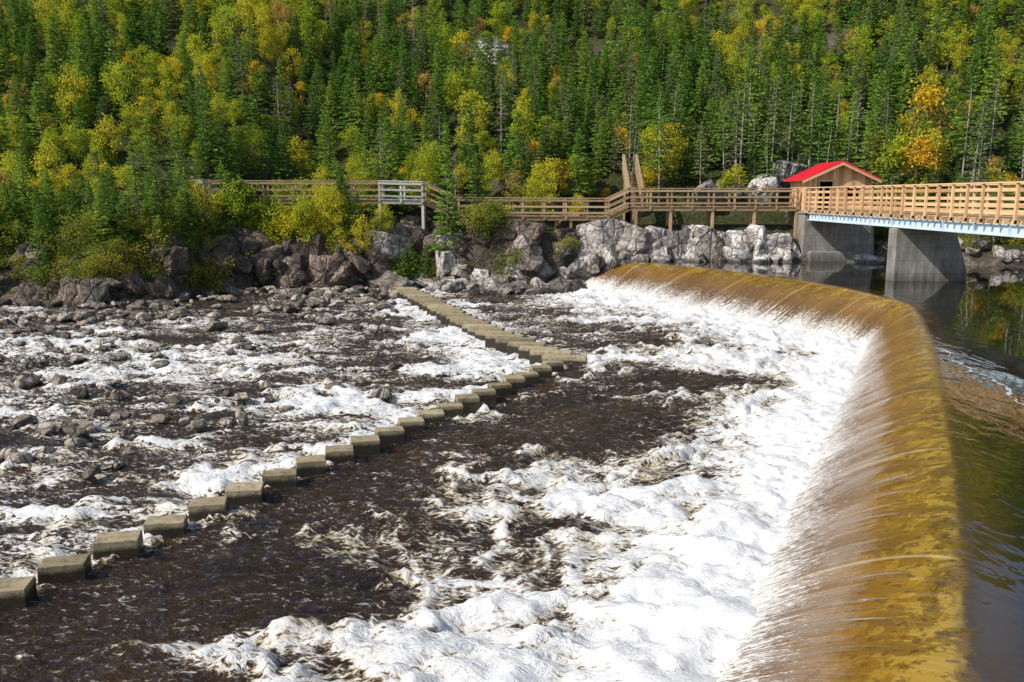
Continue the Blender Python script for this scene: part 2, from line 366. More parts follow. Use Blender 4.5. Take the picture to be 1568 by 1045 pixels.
def foamf(x,y):
    ax=x+(fbm(x*.45,y*.45,31,3)-.5)*3.0;ay=y+(fbm(x*.45,y*.45,41,3)-.5)*3.0
    bx=ax+(fbm(ax*1.1,ay*1.1,131,3)-.5)*1.3;by=ay+(fbm(ax*1.1,ay*1.1,141,3)-.5)*1.3
    sw=fbm(bx*.75,by*1.35,151,5,.55)
    sw2=fbm(bx*2.2+9,by*3.6,161,4,.6)
    cx=x+(fbm(x*.5,y*.9,171,3)-.5)*2.2;cy=y+(fbm(x*.5,y*.9,181,3)-.5)*1.5
    swl=fbm(cx*.38,cy*1.5,191,5,.6);swl2=fbm(cx*1.1,cy*4.2,195,4,.6)
    F=np.full(x.shape,.27)
    db=seg_dist(x,y,BA)
    wd=np.interp(y,[5,12,20,25,31,40,50],[4.2,3.8,2.8,2.8,3.5,4.3,3.0])
    dbw=db+(sw-.5)*5.0
    band=1-sst(wd*.45,wd*1.6,dbw)
    F=F+.80*band
    G=0
    for (a,b,rx,ry,am) in FO:
        G=G+am*.74*np.exp(-((ax-a)/(rx*1.08))**2-((ay-b)/(ry*1.13))**2)
    F=F+G
    d=ROW[1]-ROW[0];d=d/np.hypot(*d);nrm=np.array([-d[1],d[0]])
    sd=(ax-ROW[0][0])*nrm[0]+(ay-ROW[0][1])*nrm[1]
    al=(x-ROW[0][0])*d[0]+(y-ROW[0][1])*d[1]
    sd0=(x-ROW[0][0])*nrm[0]+(y-ROW[0][1])*nrm[1]
    F=F+.55*np.exp(-((sd-.9)/.9)**2)*(sd0>.1)*(al<24)
    lf=sst(-.2,1.2,sd0)*(y<46)
    F=F+lf*.12
    F=F-.06*np.exp(-((sd0+2.0)/1.4)**2)*(al<22)
    F=F-.25*sst(42,45,y)*(x<-6)
    near=np.exp(-(db/1.5)**2)
    F=np.clip(F,0,.94)
    a1=sw*(1-lf)+swl*lf;a2=sw2*(1-lf)+swl2*lf
    F=F+(a1-.5)*1.6*(1-.7*near)+(a2-.5)*1.0*(1-.7*near)+.24*near
    return np.clip(F,-.1,1.4),a1,a2,near,lf
xs=np.concatenate([np.arange(-240,-40,5.),np.arange(-40,-20,.2),np.arange(-20,15.5,.075),[17,20]])
ys=np.concatenate([np.arange(-60,4,4.),np.arange(5,32,.075),np.arange(32,54,.13),np.arange(54,60,2.)])
X,Y=np.meshgrid(xs,ys);F,sw,sw2,near,lf=foamf(X,Y)
calm=np.clip(F,0,1)
Zw=(fbm(X*.7,Y*.9,71,3)-.5)*.24*(.45+.8*calm)+(fbm(X*1.6,Y*2.8,72,3)-.5)*.19*(.6+.7*calm)+(fbm(X*4,Y*6.5,73,3)-.5)*.13*(.8+calm*.4)*(1-.3*near)
Zw+=((sw-.5)*.42*calm+(sw2-.5)*.26*calm)*(1-.3*near)
db=seg_dist(X,Y,BA);Zw+=.14*np.exp(-(db/1.2)**2)
d=ROW[1]-ROW[0];d=d/np.hypot(*d);sd0=(X-ROW[0][0])*(-d[1])+(Y-ROW[0][1])*d[0]
Zw-=.12*sst(-.2,.6,sd0)
fine=((X>-40)&(Y>4)&(Y<54))
Zw=np.where(fine,Zw,-.12)
me=np_mesh('river',np.stack([X.ravel(),Y.ravel(),Zw.ravel()],1),grid_faces(len(xs),len(ys)),4,True)
fattr(me,'foam',F);fattr(me,'near',near);fattr(me,'lft',lf)
def m_river():
    m,nt,out=mat('river_water');n=N(nt);p=n.pos()
    F=n.attr('foam').outputs['Fac'];nr=n.attr('near').outputs['Fac'];lf=n.attr('lft').outputs['Fac']
    pw=n.vscale(p,(1,1,.0))
    n2=n.noise(n.vscale(pw,(.45,1.3,1),(0,0,.3)),5,5,.72,.8)
    n3=n.noise(n.vscale(pw,(.6,1.4,1)),16,3,.68,.3)
    amp=n.math('ADD',1.55,n.math('MULTIPLY',lf,.75))
    v=n.math('ADD',F,n.math('MULTIPLY',n.math('SUBTRACT',n2,.5),amp))
    v=n.math('ADD',v,n.math('MULTIPLY',n.math('SUBTRACT',n3,.5),amp))
    white=n.maprange(v,.46,1.04)
    dark=n.ramp(n.noise(pw,.4,3,.5),[(.35,(.024,.014,.009)),(.65,(.062,.031,.014))])
    wcol=n.ramp(white,[(0,(.05,.028,.012)),(.22,(.17,.11,.055)),(.45,(.42,.35,.25)),(.7,(.62,.59,.53)),(1,(.73,.725,.71))])
    n4=n.noise(n.vscale(pw,(.7,1.2,1),(0,0,-.4)),3.0,4,.70,1.0)
    fade=n.maprange(nr,.05,.7,1,.3)
    wcol=n.mix(n.math('MULTIPLY',n.maprange(n4,.36,.50,.6,0),fade),wcol,n.mix(.5,wcol,(.42,.36,.26)))
    tint=n.noise(pw,.9,4,.6)
    wcol=n.mix(n.math('MULTIPLY',n.maprange(tint,.48,.60,0,.85),n.maprange(F,1.1,.6)),wcol,n.mix(.5,wcol,(.50,.39,.20)))
    col=n.mix(n.maprange(white,0,.25),dark,wcol)
    n5=n.noise(n.vscale(pw,(.55,1.5,1),(0,0,.5)),9,4,.75,.6)
    sparkle_fleck=n.math('MULTIPLY',n.maprange(n5,.57,.64),n.maprange(n.noise(pw,.8,3,.6),.42,.58,.2,1))
    col=n.mix(n.math('MULTIPLY',sparkle_fleck,.85),col,(.64,.61,.55))  # white flecks paint water sparkle and foam specks into the colour
    h=n.math('ADD',n.math('MULTIPLY',n2,.9),n.math('MULTIPLY',n3,.3))
    h=n.math('ADD',h,n.math('MULTIPLY',n4,.5))
    bp=n.bump(h,n.math('MULTIPLY',n.maprange(white,0,.8,1.0,.5),n.maprange(nr,.1,.8,1,.75)),.34)
    rough=n.math('ADD',.05,n.math('MULTIPLY',white,.6))
    n.link(n.bsdf(col,rough,bp,.5),out.inputs[0]);return m
add_obj('river_rapids_water',me,[m_river()])

# ------------------------------------------------------------ concrete blocks
def blocks(name,P,spacing,lx,ly,ang,z1,seed):
    mb=MB();rr=random.Random(seed);P=np.array(P,float)
    L=[0]
    for i in range(len(P)-1): L.append(L[-1]+np.hypot(*(P[i+1]-P[i])))
    t=0
    while t<L[-1]:
        x=np.interp(t,L,P[:,0]);y=np.interp(t,L,P[:,1])
        a=ang+rr.uniform(-.06,.06);ca,sa=math.cos(a),math.sin(a)
        dx=lx/2*rr.uniform(.93,1.05);dy=ly/2*rr.uniform(.93,1.05);zt=z1+rr.uniform(-.03,.03)
        cs=[]
        for z,k in ((-.8,1.04),(zt,.98)):
            for sx,sy in ((-1,-1),(1,-1),(1,1),(-1,1)):
                ux=sx*dx*k;uy=sy*dy*k
                cs.append((x+ux*ca-uy*sa,y+ux*sa+uy*ca,z+(rr.uniform(-.015,.015) if z>0 else 0)))
        mb.quadbox(cs);t+=spacing*rr.uniform(.97,1.03)
    return mb.obj(name,[block_mat],None,.010)
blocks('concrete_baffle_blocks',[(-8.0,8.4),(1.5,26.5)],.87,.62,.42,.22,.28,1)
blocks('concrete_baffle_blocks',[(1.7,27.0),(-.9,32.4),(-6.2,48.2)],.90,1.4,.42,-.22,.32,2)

# ------------------------------------------------------------ rocks
def ico(sub):
    bm=bmesh.new();bmesh.ops.create_icosphere(bm,subdivisions=sub,radius=1)
    v=np.array([x.co[:] for x in bm.verts]);f=np.array([[w.index for w in x.verts] for x in bm.faces]);bm.free();return v,f
I2=ico(2);I3=ico(3);I4=ico(4)
def rock(base,sx,sy,sz,rs,cuts=16):
    v,f=base;v=v.copy()
    v=v/ (np.max(np.abs(v),axis=1)[:,None]**.75)
    for k in range(cuts):
        nn=rs.normal(size=3);nn/=np.linalg.norm(nn);o=rs.uniform(.55,1.0)
        d=v@nn;m=d>o;v[m]-=np.outer(d[m]-o,nn)
    v+= (np.stack([fbm(v[:,0]*3+v[:,2]*2.1+rs.uniform(0,99),v[:,1]*3-v[:,2]*1.7,int(rs.randint(1000))+j,3) for j in range(3)],1)-.5)*.12
    v*=np.array([sx,sy,sz])
    a=rs.uniform(0,6.28);t=rs.uniform(-.35,.35);ca,sa=math.cos(a),math.sin(a);ct,s_=math.cos(t),math.sin(t)
    v=v@np.array([[1,0,0],[0,ct,-s_],[0,s_,ct]]).T@np.array([[ca,-sa,0],[sa,ca,0],[0,0,1]]).T
    return v,f
def rocks(name,items,mats_,seed=0):
    rs=np.random.RandomState(seed);vs=[];fs=[];b=0
    for (x,y,z,sx,sy,sz) in items:
        mx=max(sx,sy,sz);bb=I2 if mx<.45 else I3
        if mx>1.3: bb=I4
        v,f=rock(bb,sx,sy,sz,rs);v=v+np.array([x,y,z]);vs.append(v);fs.append(f+b);b+=len(v)
    me=np_mesh(name,np.concatenate(vs),np.concatenate(fs),3,False)
    return add_obj(name,me,mats_)
rs=np.random.RandomState(5)
it=[]
for (x,y,s) in [(-14.2,24.4,.45),(-13.3,24.4,.28),(-12.1,23.2,.28),(-10.8,22.8,.28),(-9,22.1,.2),(-10.9,19.2,.26),(-10.4,19.4,.22),(-10.2,17,.28),(-3.8,26.8,.25),(-12.2,28.6,.22),(-7.1,24,.2),(-12.4,35.1,.35),(-10.3,34.4,.3),(-7.2,29.2,.22),(-10.5,20.9,.2),(-7.5,19.6,.2),(-15.5,27,.25),(-6.9,20.0,.18),(-13.5,21,.28),(-12.4,18,.26),(-18.5,27,.3),(-9.6,18.1,.2),(-11.8,19.9,.26)]:
    it.append((x,y,.0,s*1.3,s,s*.75))
it.append((-6.5,19.8,.1,.15,.12,.36))
for i in range(680):
    x=rs.uniform(-22,-6);y=rs.uniform(36,49.8)
    if fbm(np.array([x*.35]),np.array([y*.35]),91,2)[0]<.40: continue
    if y<40 and rs.rand()<.45: continue
    if x>-8.0 and y<42: continue
    s=.12+.36*rs.rand()**2;it.append((x,y,rs.uniform(-.08,.08),s*1.4,s,s*.7))
for i in range(420):
    x=rs.uniform(-27,-3.5);y=rs.uniform(15.5,40)
    if (x+9.2)*.885-(y-5.9)*.464>-2.2: continue
    if fbm(np.array([x*.3]),np.array([y*.3]),95,2)[0]<.44: continue
    s=.08+.18*rs.rand()**1.6;it.append((x,y,rs.uniform(-.08,.03),s*1.6,s,s*.75))
rocks('river_boulders',it,[rock_river],3)
itb=[];itg=[]
for i in range(250):
    x=rs.uniform(-40,4.5);d=rs.uniform(.1,2.9)
    y=shoreY(x)+d;z=float(terr(x,y));s=rs.uniform(.6,1.25)
    e=(x,y+.3,z-.35*s,s*1.35,s*.9,s*rs.uniform(.75,1.15))
    (itb if (x<-8 or d>1.6) else itg).append(e)
for i in range(34):
    x=rs.uniform(-17,-8);h=rs.uniform(0,1);itb.append((x,shoreY(x)+.4+h*1.1,.5+h*2.0,rs.uniform(.9,1.6),.9,rs.uniform(.8,1.3)))
for i in range(260):
    x=rs.uniform(-40,4.5);d=rs.uniform(-1.0,.8);y=shoreY(x)+d;z=float(terr(x,y));s=.15+.5*rs.rand()**2
    (itb if (x<-12 or rs.rand()<.2) else itg).append((x,y,max(z,-.15),s*1.5,s,s*.7))
rocks('cliff_rocks_brown',itb,[rock_brown],8)
for i in range(160):
    x=rs.uniform(22.5,60);d=rs.uniform(-.8,2.0);y=shoreY(x)+d;z=float(terr(x,y));s=rs.uniform(.2,.6)
    itg.append((x,y,z,s*1.3,s,s*.8))
for i in range(26):
    x=rs.uniform(-8,4);itg.append((x,shoreY(x)+rs.uniform(-.6,.6),.0,rs.uniform(1.0,1.9),rs.uniform(.6,1.0),rs.uniform(.45,.8)))
itg.append((-21.0,42.6,.4,.8,.8,.9))
itg+=[(13.2,57.8,5.5,1.6,1.0,1.3),(14.6,58.4,5.8,1.0,.8,.9)]
rocks('cliff_rocks_grey',itg,[rock_grey],9)
itp=[(2.3,51.4,.5,2.1,1.2,1.3),(0,50.6,.3,2.1,1.2,1.1),(-2.5,50.8,.3,1.9,1.2,1.0),(4.4,52.6,1.1,1.9,1.2,1.5),(20.7,51.0,1.3,1.6,.8,.9),
(19,59.5,6.7,1.5,1.2,1.5),(17.2,58.5,5.9,1.4,1.2,1.2),(-2.2,84,18.4,3.0,2,2.2),(-4.5,85,18.8,1.8,1.5,1.5),(-3,73,12.2,1.6,1.2,1.4)]
x=5.6
while x<17.6:
    w_=rs.uniform(1.0,2.0)
    itp.append((x,52.6+rs.uniform(-.2,.4),1.9+rs.uniform(-.5,.3),w_*1.25,1.4,2.0+rs.uniform(-.3,.3)))
    itp.append((x+rs.uniform(-.5,.5),51.7+rs.uniform(-.2,.3),1.4+rs.uniform(-.3,.3),w_*rs.uniform(.6,1.1),.8,.9+rs.uniform(-.3,.6)))
    if rs.rand()<.7: itp.append((x+rs.uniform(-.8,.8),51.0+rs.uniform(-.2,.2),1.4,rs.uniform(.4,.9),.5,rs.uniform(.3,.6)))
    x+=w_*.9
rocks('rock_outcrop_pale',itp,[rock_pale],12)

# ------------------------------------------------------------ trees
def tube(vs,fs,ms,a,b,r0,r1,m,n=5):
    a=np.array(a,float);b=np.array(b,float);d=b-a;d/=np.linalg.norm(d)+1e-9
    u=np.cross(d,[0,1,0] if abs(d[2])>.5 else [0,0,1]);u/=np.linalg.norm(u);w=np.cross(d,u)
    k=sum(len(x) for x in vs);an=np.arange(n)*2*math.pi/n
    ring=lambda c,r: c+np.outer(np.cos(an),u)*r+np.outer(np.sin(an),w)*r
    vs.append(ring(a,r0));vs.append(ring(b,r1))
    for i in range(n):
        j=(i+1)%n;fs.append([k+i,k+j,k+n+j,k+n+i]);ms.append(m)
def leafquads(cen,dirs,ln,wd,rs,flat=0):
    n=len(cen);dirs=dirs/np.linalg.norm(dirs,axis=1)[:,None]
    rnd=rs.normal(size=(n,3));rnd[:,2]+=flat;sd=np.cross(dirs,rnd);sd/=np.linalg.norm(sd,axis=1)[:,None]
    ln=np.asarray(ln).reshape(-1,1);wd=np.asarray(wd).reshape(-1,1)
    a=cen;c=cen+dirs*ln;mid=cen+dirs*ln*.45
    q=np.stack([a,mid+sd*wd/2,c,mid-sd*wd/2],1)
    return q.reshape(-1,3)
def finish(name,vs,fs,ms,quads,mats_):
    base=sum(len(x) for x in vs);V=np.concatenate(vs+[quads])
    nq=len(quads)//4;F=np.concatenate([np.array(fs),np.arange(nq*4).reshape(-1,4)+base])
    M=np.concatenate([np.array(ms),np.full(nq,1)])
    me=np_mesh(name,V,F,4,False,M)
    for m in mats_: me.materials.append(m)
    return me
def conifer(name,seed,H=6.,Rm=1.15,leaf=None,bare=.08,dens=1.,sparse=False,brk=None):
    rs=np.random.RandomState(seed);vs=[];fs=[];ms=[]
    lean=rs.normal(size=2)*.02*H
    tp=lambda z: np.array([lean[0]*z/H,lean[1]*z/H,z])
    tube(vs,fs,ms,(0,0,-.6),tp(H*.5),.075,.05,0,6);tube(vs,fs,ms,tp(H*.5),tp(H),.05,.008,0,5)
    cen=[];dr=[];ln=[];wd=[]
    z=H*bare
    side=rs.uniform(0,6.28)
    while z<H*.985:
        f=(z-H*bare)/(H*(1-bare));rad=Rm*((1-f)**.85)*(1 if f>.12 else .65+f*3)+.06
        rad*=rs.uniform(.8,1.15)
        nb=int(rs.randint(5,8)*dens) if not sparse else rs.randint(3,6)
        a0=rs.uniform(0,6.28)
        for k in range(nb):
            if rs.rand()<.12: continue
            az=a0+k*6.28/nb+rs.uniform(-.35,.35);L=rad*rs.uniform(.6,1.22)*(1+.18*math.cos(az-side))
            el=.45*f-.25+rs.uniform(-.12,.12)
            d=np.array([math.cos(az)*math.cos(el),math.sin(az)*math.cos(el),math.sin(el)])
            zz=z+rs.uniform(-.08,.08);o=tp(zz)
            if L>.5: tube(vs,fs,ms,o,o+d*L*.8,.012,.004,0,3)
            nl=int(3+L*6*(.45 if sparse else 1))
            for j in range(nl):
                t=(j+1)/nl*(.8 if not sparse else .9)+.12
                pnt=o+d*L*t+np.array([0,0,.10*L*t*t])
                for sgn in (-1,1):
                    yaw=az+sgn*rs.uniform(.3,.95)*(1.1-t*.4)
                    cen.append(pnt);dr.append([math.cos(yaw),math.sin(yaw),rs.uniform(-.35,.15)])
                    ln.append(.12+.28*L*(1.15-t)*rs.uniform(.7,1.2));wd.append(rs.uniform(.10,.17))
            cen.append(o+d*L*.8);dr.append(d+np.array([0,0,.15]));ln.append(L*.28+.07);wd.append(.12)
        z+=(.17+.12*(1-f))*rs.uniform(.8,1.2)*(1.3 if sparse else 1)*H/6
    for k in range(4):
        cen.append(tp(H*.96));dr.append([rs.normal()*.25,rs.normal()*.25,1]);ln.append(.3);wd.append(.07)
    qd=leafquads(np.array(cen),np.array(dr),ln,wd,rs,.9)
    return finish(name,vs,fs,ms,qd,[brk or bark,leaf or L_spruce])
def deciduous(name,seed,H=5.,Rw=1.3,leaf=None,low=.25,n=1700,stems=1,ls=.15,brk=None):
    rs=np.random.RandomState(seed);vs=[];fs=[];ms=[];ends=[]
    for s in range(stems):
        base=np.array([rs.normal()*.12*(stems>1),rs.normal()*.12*(stems>1),-.5]);top=np.array([rs.normal()*.35*(1+.8*(stems>1)),rs.normal()*.35*(1+.8*(stems>1)),H*rs.uniform(.82,.95)])
        mid=(base+top)/2+rs.normal(size=3)*np.array([.12,.12,0]);r=.06 if stems==1 else .03
        tube(vs,fs,ms,base,mid,r,r*.6,0,6);tube(vs,fs,ms,mid,top,r*.6,.01,0,5)
        nb=int(16/stems)+3
        for k in range(nb):
            t=low+(1-low)*rs.rand()**.8*.95
            o=base+(mid-base)*min(1,t*2) if t<.5 else mid+(top-mid)*(t-.5)*2
            az=rs.uniform(0,6.28);rad=Rw*(math.sin(math.pi*min(1,max(.12,(t-low)/(1-low)*.8+.18)))**.7)*rs.uniform(.5,1.1)
            e=o+np.array([math.cos(az)*rad,math.sin(az)*rad,rs.uniform(.15,.75)*rad+.1])
            tube(vs,fs,ms,o,e,.02,.005,0,3);ends+= [e,o+(e-o)*.65,o+(e-o)*.85+rs.normal(size=3)*.15]
        ends.append(top)
    ends=np.array(ends);wts=rs.uniform(.3,1.5,len(ends));wts/=wts.sum()
    idx=rs.choice(len(ends),n,p=wts)
    cen=ends[idx]+rs.normal(size=(n,3))*np.array([.26,.26,.2])*Rw*.75
    dr=rs.normal(size=(n,3));dr[:,2]-=.2
    qd=leafquads(cen,dr,rs.uniform(.7,1.3,n)*ls,rs.uniform(.6,1.,n)*ls*.75,rs,.8)
    return finish(name,vs,fs,ms,qd,[brk or bark,leaf or L_yg])
col=bpy.data.collections.new('forest_tree_variants')
VAR=[]
def reg(me):
    o=bpy.data.objects.new('tree_%02d'%len(VAR),me);col.objects.link(o);VAR.append(me);return len(VAR)-1
con=[reg(conifer('spruce_a%d'%i,100+i,6.0,[1.3,1.45,1.6,1.35,1.2][i],L_spruce,[.05,.08,.06,.12,.1][i])) for i in range(5)]
dull=[reg(conifer('fir_dull%d'%i,130+i,6.2,1.15,L_dull,.12,.9)) for i in range(2)]
dead=[reg(conifer('fir_dead',140,6.2,.9,L_dead,.15,.8,True,bark_pale))]
yg=[reg(deciduous('birch_a%d'%i,150+i,5.,[1.3,1.5,1.2][i],L_yg,.2,1500,1,.19)) for i in range(3)]
gold=[reg(deciduous('birch_gold%d'%i,160+i,4.6,1.2,L_gold,.25,1100,1,.19)) for i in range(2)]
rust=[reg(deciduous('rusty',170,4.8,1.2,L_rust,.3,1000,1,.18))]
shr=[reg(deciduous('shrub%d'%i,180+i,2.2,1.15,L_bush,.1,1400,4,.15)) for i in range(3)]
tall=[reg(conifer('pine_tall%d'%i,190+i,8.5,1.45,[L_spruce,L_dull][i],.36,.9,False,bark_pale)) for i in range(2)]
pts=[];idx=[];rot=[];scl=[]
rf=np.random.RandomState(77)
def put(x,y,k,s,sz=None,zo=0):
    pts.append((x,y,float(terr(x,y))-.05+zo));idx.append(k);rot.append((rf.uniform(-.05,.05),rf.uniform(-.05,.05),rf.uniform(0,6.28)));scl.append((s,s,s*(sz or rf.uniform(.8,1.25))))
sp=1.55
yy=44.
while yy<135:
    stp=sp*(1 if yy<85 else 1.3 if yy<105 else 1.9)
    for x in np.arange(-95,105,stp):
        if abs(x)>yy*.68+9: continue
        X_=x+rf.uniform(-.65,.65)*stp;Y_=yy+rf.uniform(-.65,.65)*stp
        d=Y_-float(shoreY(X_))
        if d<2.2: continue
        if 51.2<Y_<55.2 and -24<X_<25: continue
        if X_>5 and X_<26 and d<6.5: continue
        if abs(X_+2.5)<2.4 and 77<Y_<84: continue
        if abs(X_-7.8)<1.2 and Y_<58: continue
        c=fbm(np.array([X_*.09]),np.array([Y_*.09]),201,2)[0]+ (.05 if X_>15 else 0)+(.06 if X_<-20 else 0)
        u=rf.rand();s=rf.uniform(.42,.90)
        if Y_>95: s*=1.15
        pd=.34+(c-.5)*1.2+(.12 if Y_>76 else 0)
        if u<pd*.84: k=yg[rf.randint(3)];s*=rf.uniform(.7,1.05)
        elif u<pd*.92: k=gold[rf.randint(2)];s*=.75
        elif u<pd*1.0: k=rust[0];s*=.9
        elif rf.rand()<.10: k=dull[rf.randint(2)]
        elif rf.rand()<.05: k=dead[0]
        else: k=con[rf.randint(5)]
        if X_>8 and d<14 and rf.rand()<.45: k=tall[rf.randint(2)];s=rf.uniform(.6,.85)
        if d<5: s*=.8
        if X_<-16 and Y_<56 and k in yg and rf.rand()<.4: k=con[rf.randint(5)]
        put(X_,Y_,k,s)
    yy+=stp
for i in range(380):
    x=rf.uniform(-40,3.5);d=rf.uniform(.5,3.6)
    dens=.9 if x<-17 else (.35 if d>2 else .12)
    if rf.rand()>dens: continue
    y=float(shoreY(x))+d
    if 52.0<y<54.3: continue
    put(x,y,shr[rf.randint(3)],rf.uniform(.4,.95),rf.uniform(.8,1.1))
for i in range(60):
    x=rf.uniform(23,60);put(x,float(shoreY(x))+rf.uniform(1.2,4),shr[rf.randint(3)],rf.uniform(.4,.8))
for i in range(75):
    x=rf.uniform(-40,-17.5);y=float(shoreY(x))+rf.uniform(1.2,5)
    put(x,y,con[rf.randint(5)],rf.uniform(.35,.68))
for i in range(40):
    x=rf.uniform(-17.5,-8.5);y=rf.uniform(50.9,51.7)
    put(x,y,con[rf.randint(5)] if rf.rand()<.5 else yg[rf.randint(3)],rf.uniform(.38,.66))
for i in range(16):
    x=rf.uniform(-8.5,4.5);y=rf.uniform(51.2,51.8)
    put(x,y,con[rf.randint(5)] if rf.rand()<.5 else shr[rf.randint(3)],rf.uniform(.25,.42))
me=bpy.data.meshes.new('forest_points');me.from_pydata(pts,[],[])
a=me.attributes.new('idx','INT','POINT');a.data.foreach_set('value',np.array(idx,dtype=np.int32))
a=me.attributes.new('rotv','FLOAT_VECTOR','POINT');a.data.foreach_set('vector',np.array(rot,dtype=np.float32).ravel())
a=me.attributes.new('sclv','FLOAT_VECTOR','POINT');a.data.foreach_set('vector',np.array(scl,dtype=np.float32).ravel())
fo=add_obj('hillside_forest_trees',me)
ng=bpy.data.node_groups.new('scatter_trees','GeometryNodeTree')
ng.interface.new_socket('Geometry',in_out='INPUT',socket_type='NodeSocketGeometry')
ng.interface.new_socket('Geometry',in_out='OUTPUT',socket_type='NodeSocketGeometry')
gi=ng.nodes.new('NodeGroupInput');go=ng.nodes.new('NodeGroupOutput')
ip=ng.nodes.new('GeometryNodeInstanceOnPoints');ci=ng.nodes.new('GeometryNodeCollectionInfo')
ci.inputs['Collection'].default_value=col;ci.inputs['Separate Children'].default_value=True;ci.inputs['Reset Children'].default_value=True
def na(nm,ty):
    n=ng.nodes.new('GeometryNodeInputNamedAttribute');n.data_type=ty;n.inputs['Name'].default_value=nm
    return [o for o in n.outputs if o.enabled and o.name=='Attribute'][0]
ng.links.new(gi.outputs[0],ip.inputs['Points']);ng.links.new(ci.outputs[0],ip.inputs['Instance'])
ip.inputs['Pick Instance'].default_value=True
ng.links.new(na('idx','INT'),ip.inputs['Instance Index'])
ng.links.new(na('rotv','FLOAT_VECTOR'),ip.inputs['Rotation']);ng.links.new(na('sclv','FLOAT_VECTOR'),ip.inputs['Scale'])
ng.links.new(ip.outputs[0],go.inputs[0])
md=fo.modifiers.new('scatter','NODES');md.node_group=ng
def tree(name,k,x,y,s,sz=1,rz=0,zo=0):
    o=bpy.data.objects.new(name,VAR[k]);scene.collection.objects.link(o)
    o.location=(x,y,float(terr(x,y))-.1+zo);o.scale=(s,s,s*sz);o.rotation_euler=(0,0,rz)
tree('spruce_tree',con[1],-3.9,51.0,.88,1.1,1);tree('spruce_tree',con[2],-9.5,50.9,.6,.9,2)
tree('spruce_tree',con[0],-5.2,51.0,.5,.9,3);tree('birch_tree',yg[0],-14,51.0,.85,.9,1)
tree('birch_tree',yg[1],-12.2,51.2,.85,.85,2);tree('birch_tree',yg[2],-17.5,50.2,.7,.85,3)
tree('birch_tree',yg[1],-16,51.0,.75,.95,4);tree('birch_tree',yg[0],-7.8,51.2,.5,.85,5)
tree('birch_tree',yg[2],-1.2,51.6,.4,.9,0);tree('birch_tree',yg[0],4.2,54.9,.5,.9,0)
tree('birch_tree',yg[1],-10.8,51.0,.7,.85,1);tree('spruce_tree',con[3],-6.6,51.0,.4,1,3)
tree('birch_tree',gold[0],26.5,56,1.0,1.1,0);tree('birch_tree',yg[2],24.6,56.5,1.0,1.1,2)
tree('golden_birch_tree',gold[1],28.5,60,1.3,1.1,1)
tree('spruce_tree',tall[0],10.0,58.5,.85,1,1);tree('spruce_tree',tall[1],15.5,59,.9,1,2);tree('spruce_tree',tall[0],20.5,60,.95,1,4)

# ------------------------------------------------------------ boardwalk
def rail(mb,a,b,h=1.1,sp=1.7,m=0,bars=3,ps=.11):
    a=Vector(a);b=Vector(b);L=(b-a).length;n=max(1,round(L/sp))
    for i in range(n+1):
        p=a.lerp(b,i/n);mb.box(p.x-ps/2,p.x+ps/2,p.y-ps/2,p.y+ps/2,p.z-.15,p.z+h-.02,m)
    up=Vector((0,0,1));mb.beam(a+up*h,b+up*h,.16,.05,m)
    off=Vector((0,-.075,0)) if abs((b-a).x)>abs((b-a).y) else Vector((-.075,0,0))
    for k in range(bars):
        zz=.2+(h-.35)*k/(bars-1)
        mb.beam(a+up*zz+off,b+up*zz+off,.04,.11,m)
def deck(mb,a,b,w,m=0,legs=True):
    a=Vector(a);b=Vector(b);d=(b-a).normalized();n=int((b-a).length/.16)
    sd=Vector((-d.y,d.x,0)).normalized()
    for i in range(n):
        p=a.lerp(b,(i+.5)/n);mb.beam(p-sd*w/2,p+sd*w/2,.145,.045,m)
    for s in (-1,1):
        o=sd*(w/2-.1)*s-Vector((0,0,.15));mb.beam(a+o,b+o,.06,.22,m)
    if legs:
        k=max(1,round((b-a).length/2.4))
        for i in range(k+1):
            for s in (-1,1):
                p=a.lerp(b,i/k)+sd*(w/2-.2)*s;zt=float(terr(p.x,p.y))-.6
                if zt<p.z-.3: mb.box(p.x-.08,p.x+.08,p.y-.08,p.y+.08,zt,p.z-.27,m)
bw=empty('wooden_boardwalk')
def walk(nm,a,b,w=1.5,m=wood_old,legs=True,sp=1.7):
    mb=MB();deck(mb,a,b,w,0,legs);A=Vector(a);B=Vector(b);d=(B-A);sd=Vector((-d.y,d.x,0)).normalized()*(w/2-.06)
    rail(mb,A+sd,B+sd,1.1,sp);rail(mb,A-sd,B-sd,1.1,sp);mb.obj(nm,[m],bw)
walk('deck_east',(17.5,53.4,4.75),(7.2,53.4,4.75),1.5,wood_old,True,1.35)
walk('stair_east',(7.2,53.4,4.75),(5.9,53.4,4.15))
walk('stair_up_hill',(7.8,54.25,4.8),(7.8,57.4,7.0),.95,wood_old,True,1.0)
walk('deck_middle',(5.9,53.4,4.15),(-3.3,53.0,4.2),1.5,wood_old,True,1.35)
walk('stair_middle',(-3.3,53.0,4.2),(-5.4,52.8,5.15))
walk('lookout',(-5.4,52.8,5.15),(-8,52.8,5.2),1.9,wood_grey)
walk('deck_west',(-8,52.8,5.2),(-18.4,52.0,5.2),1.5,wood_old)
walk('lookout_west',(-18.4,52.0,5.25),(-20.0,51.8,5.2),1.7,wood_grey,True,.8)
walk('stair_west',(-20.0,51.8,5.2),(-22.6,51.0,4.2),1.4,wood_old,True,.9)
walk('landing_west',(-22.6,51.0,4.2),(-24.6,50.6,4.1),1.4,wood_old,True,.9)

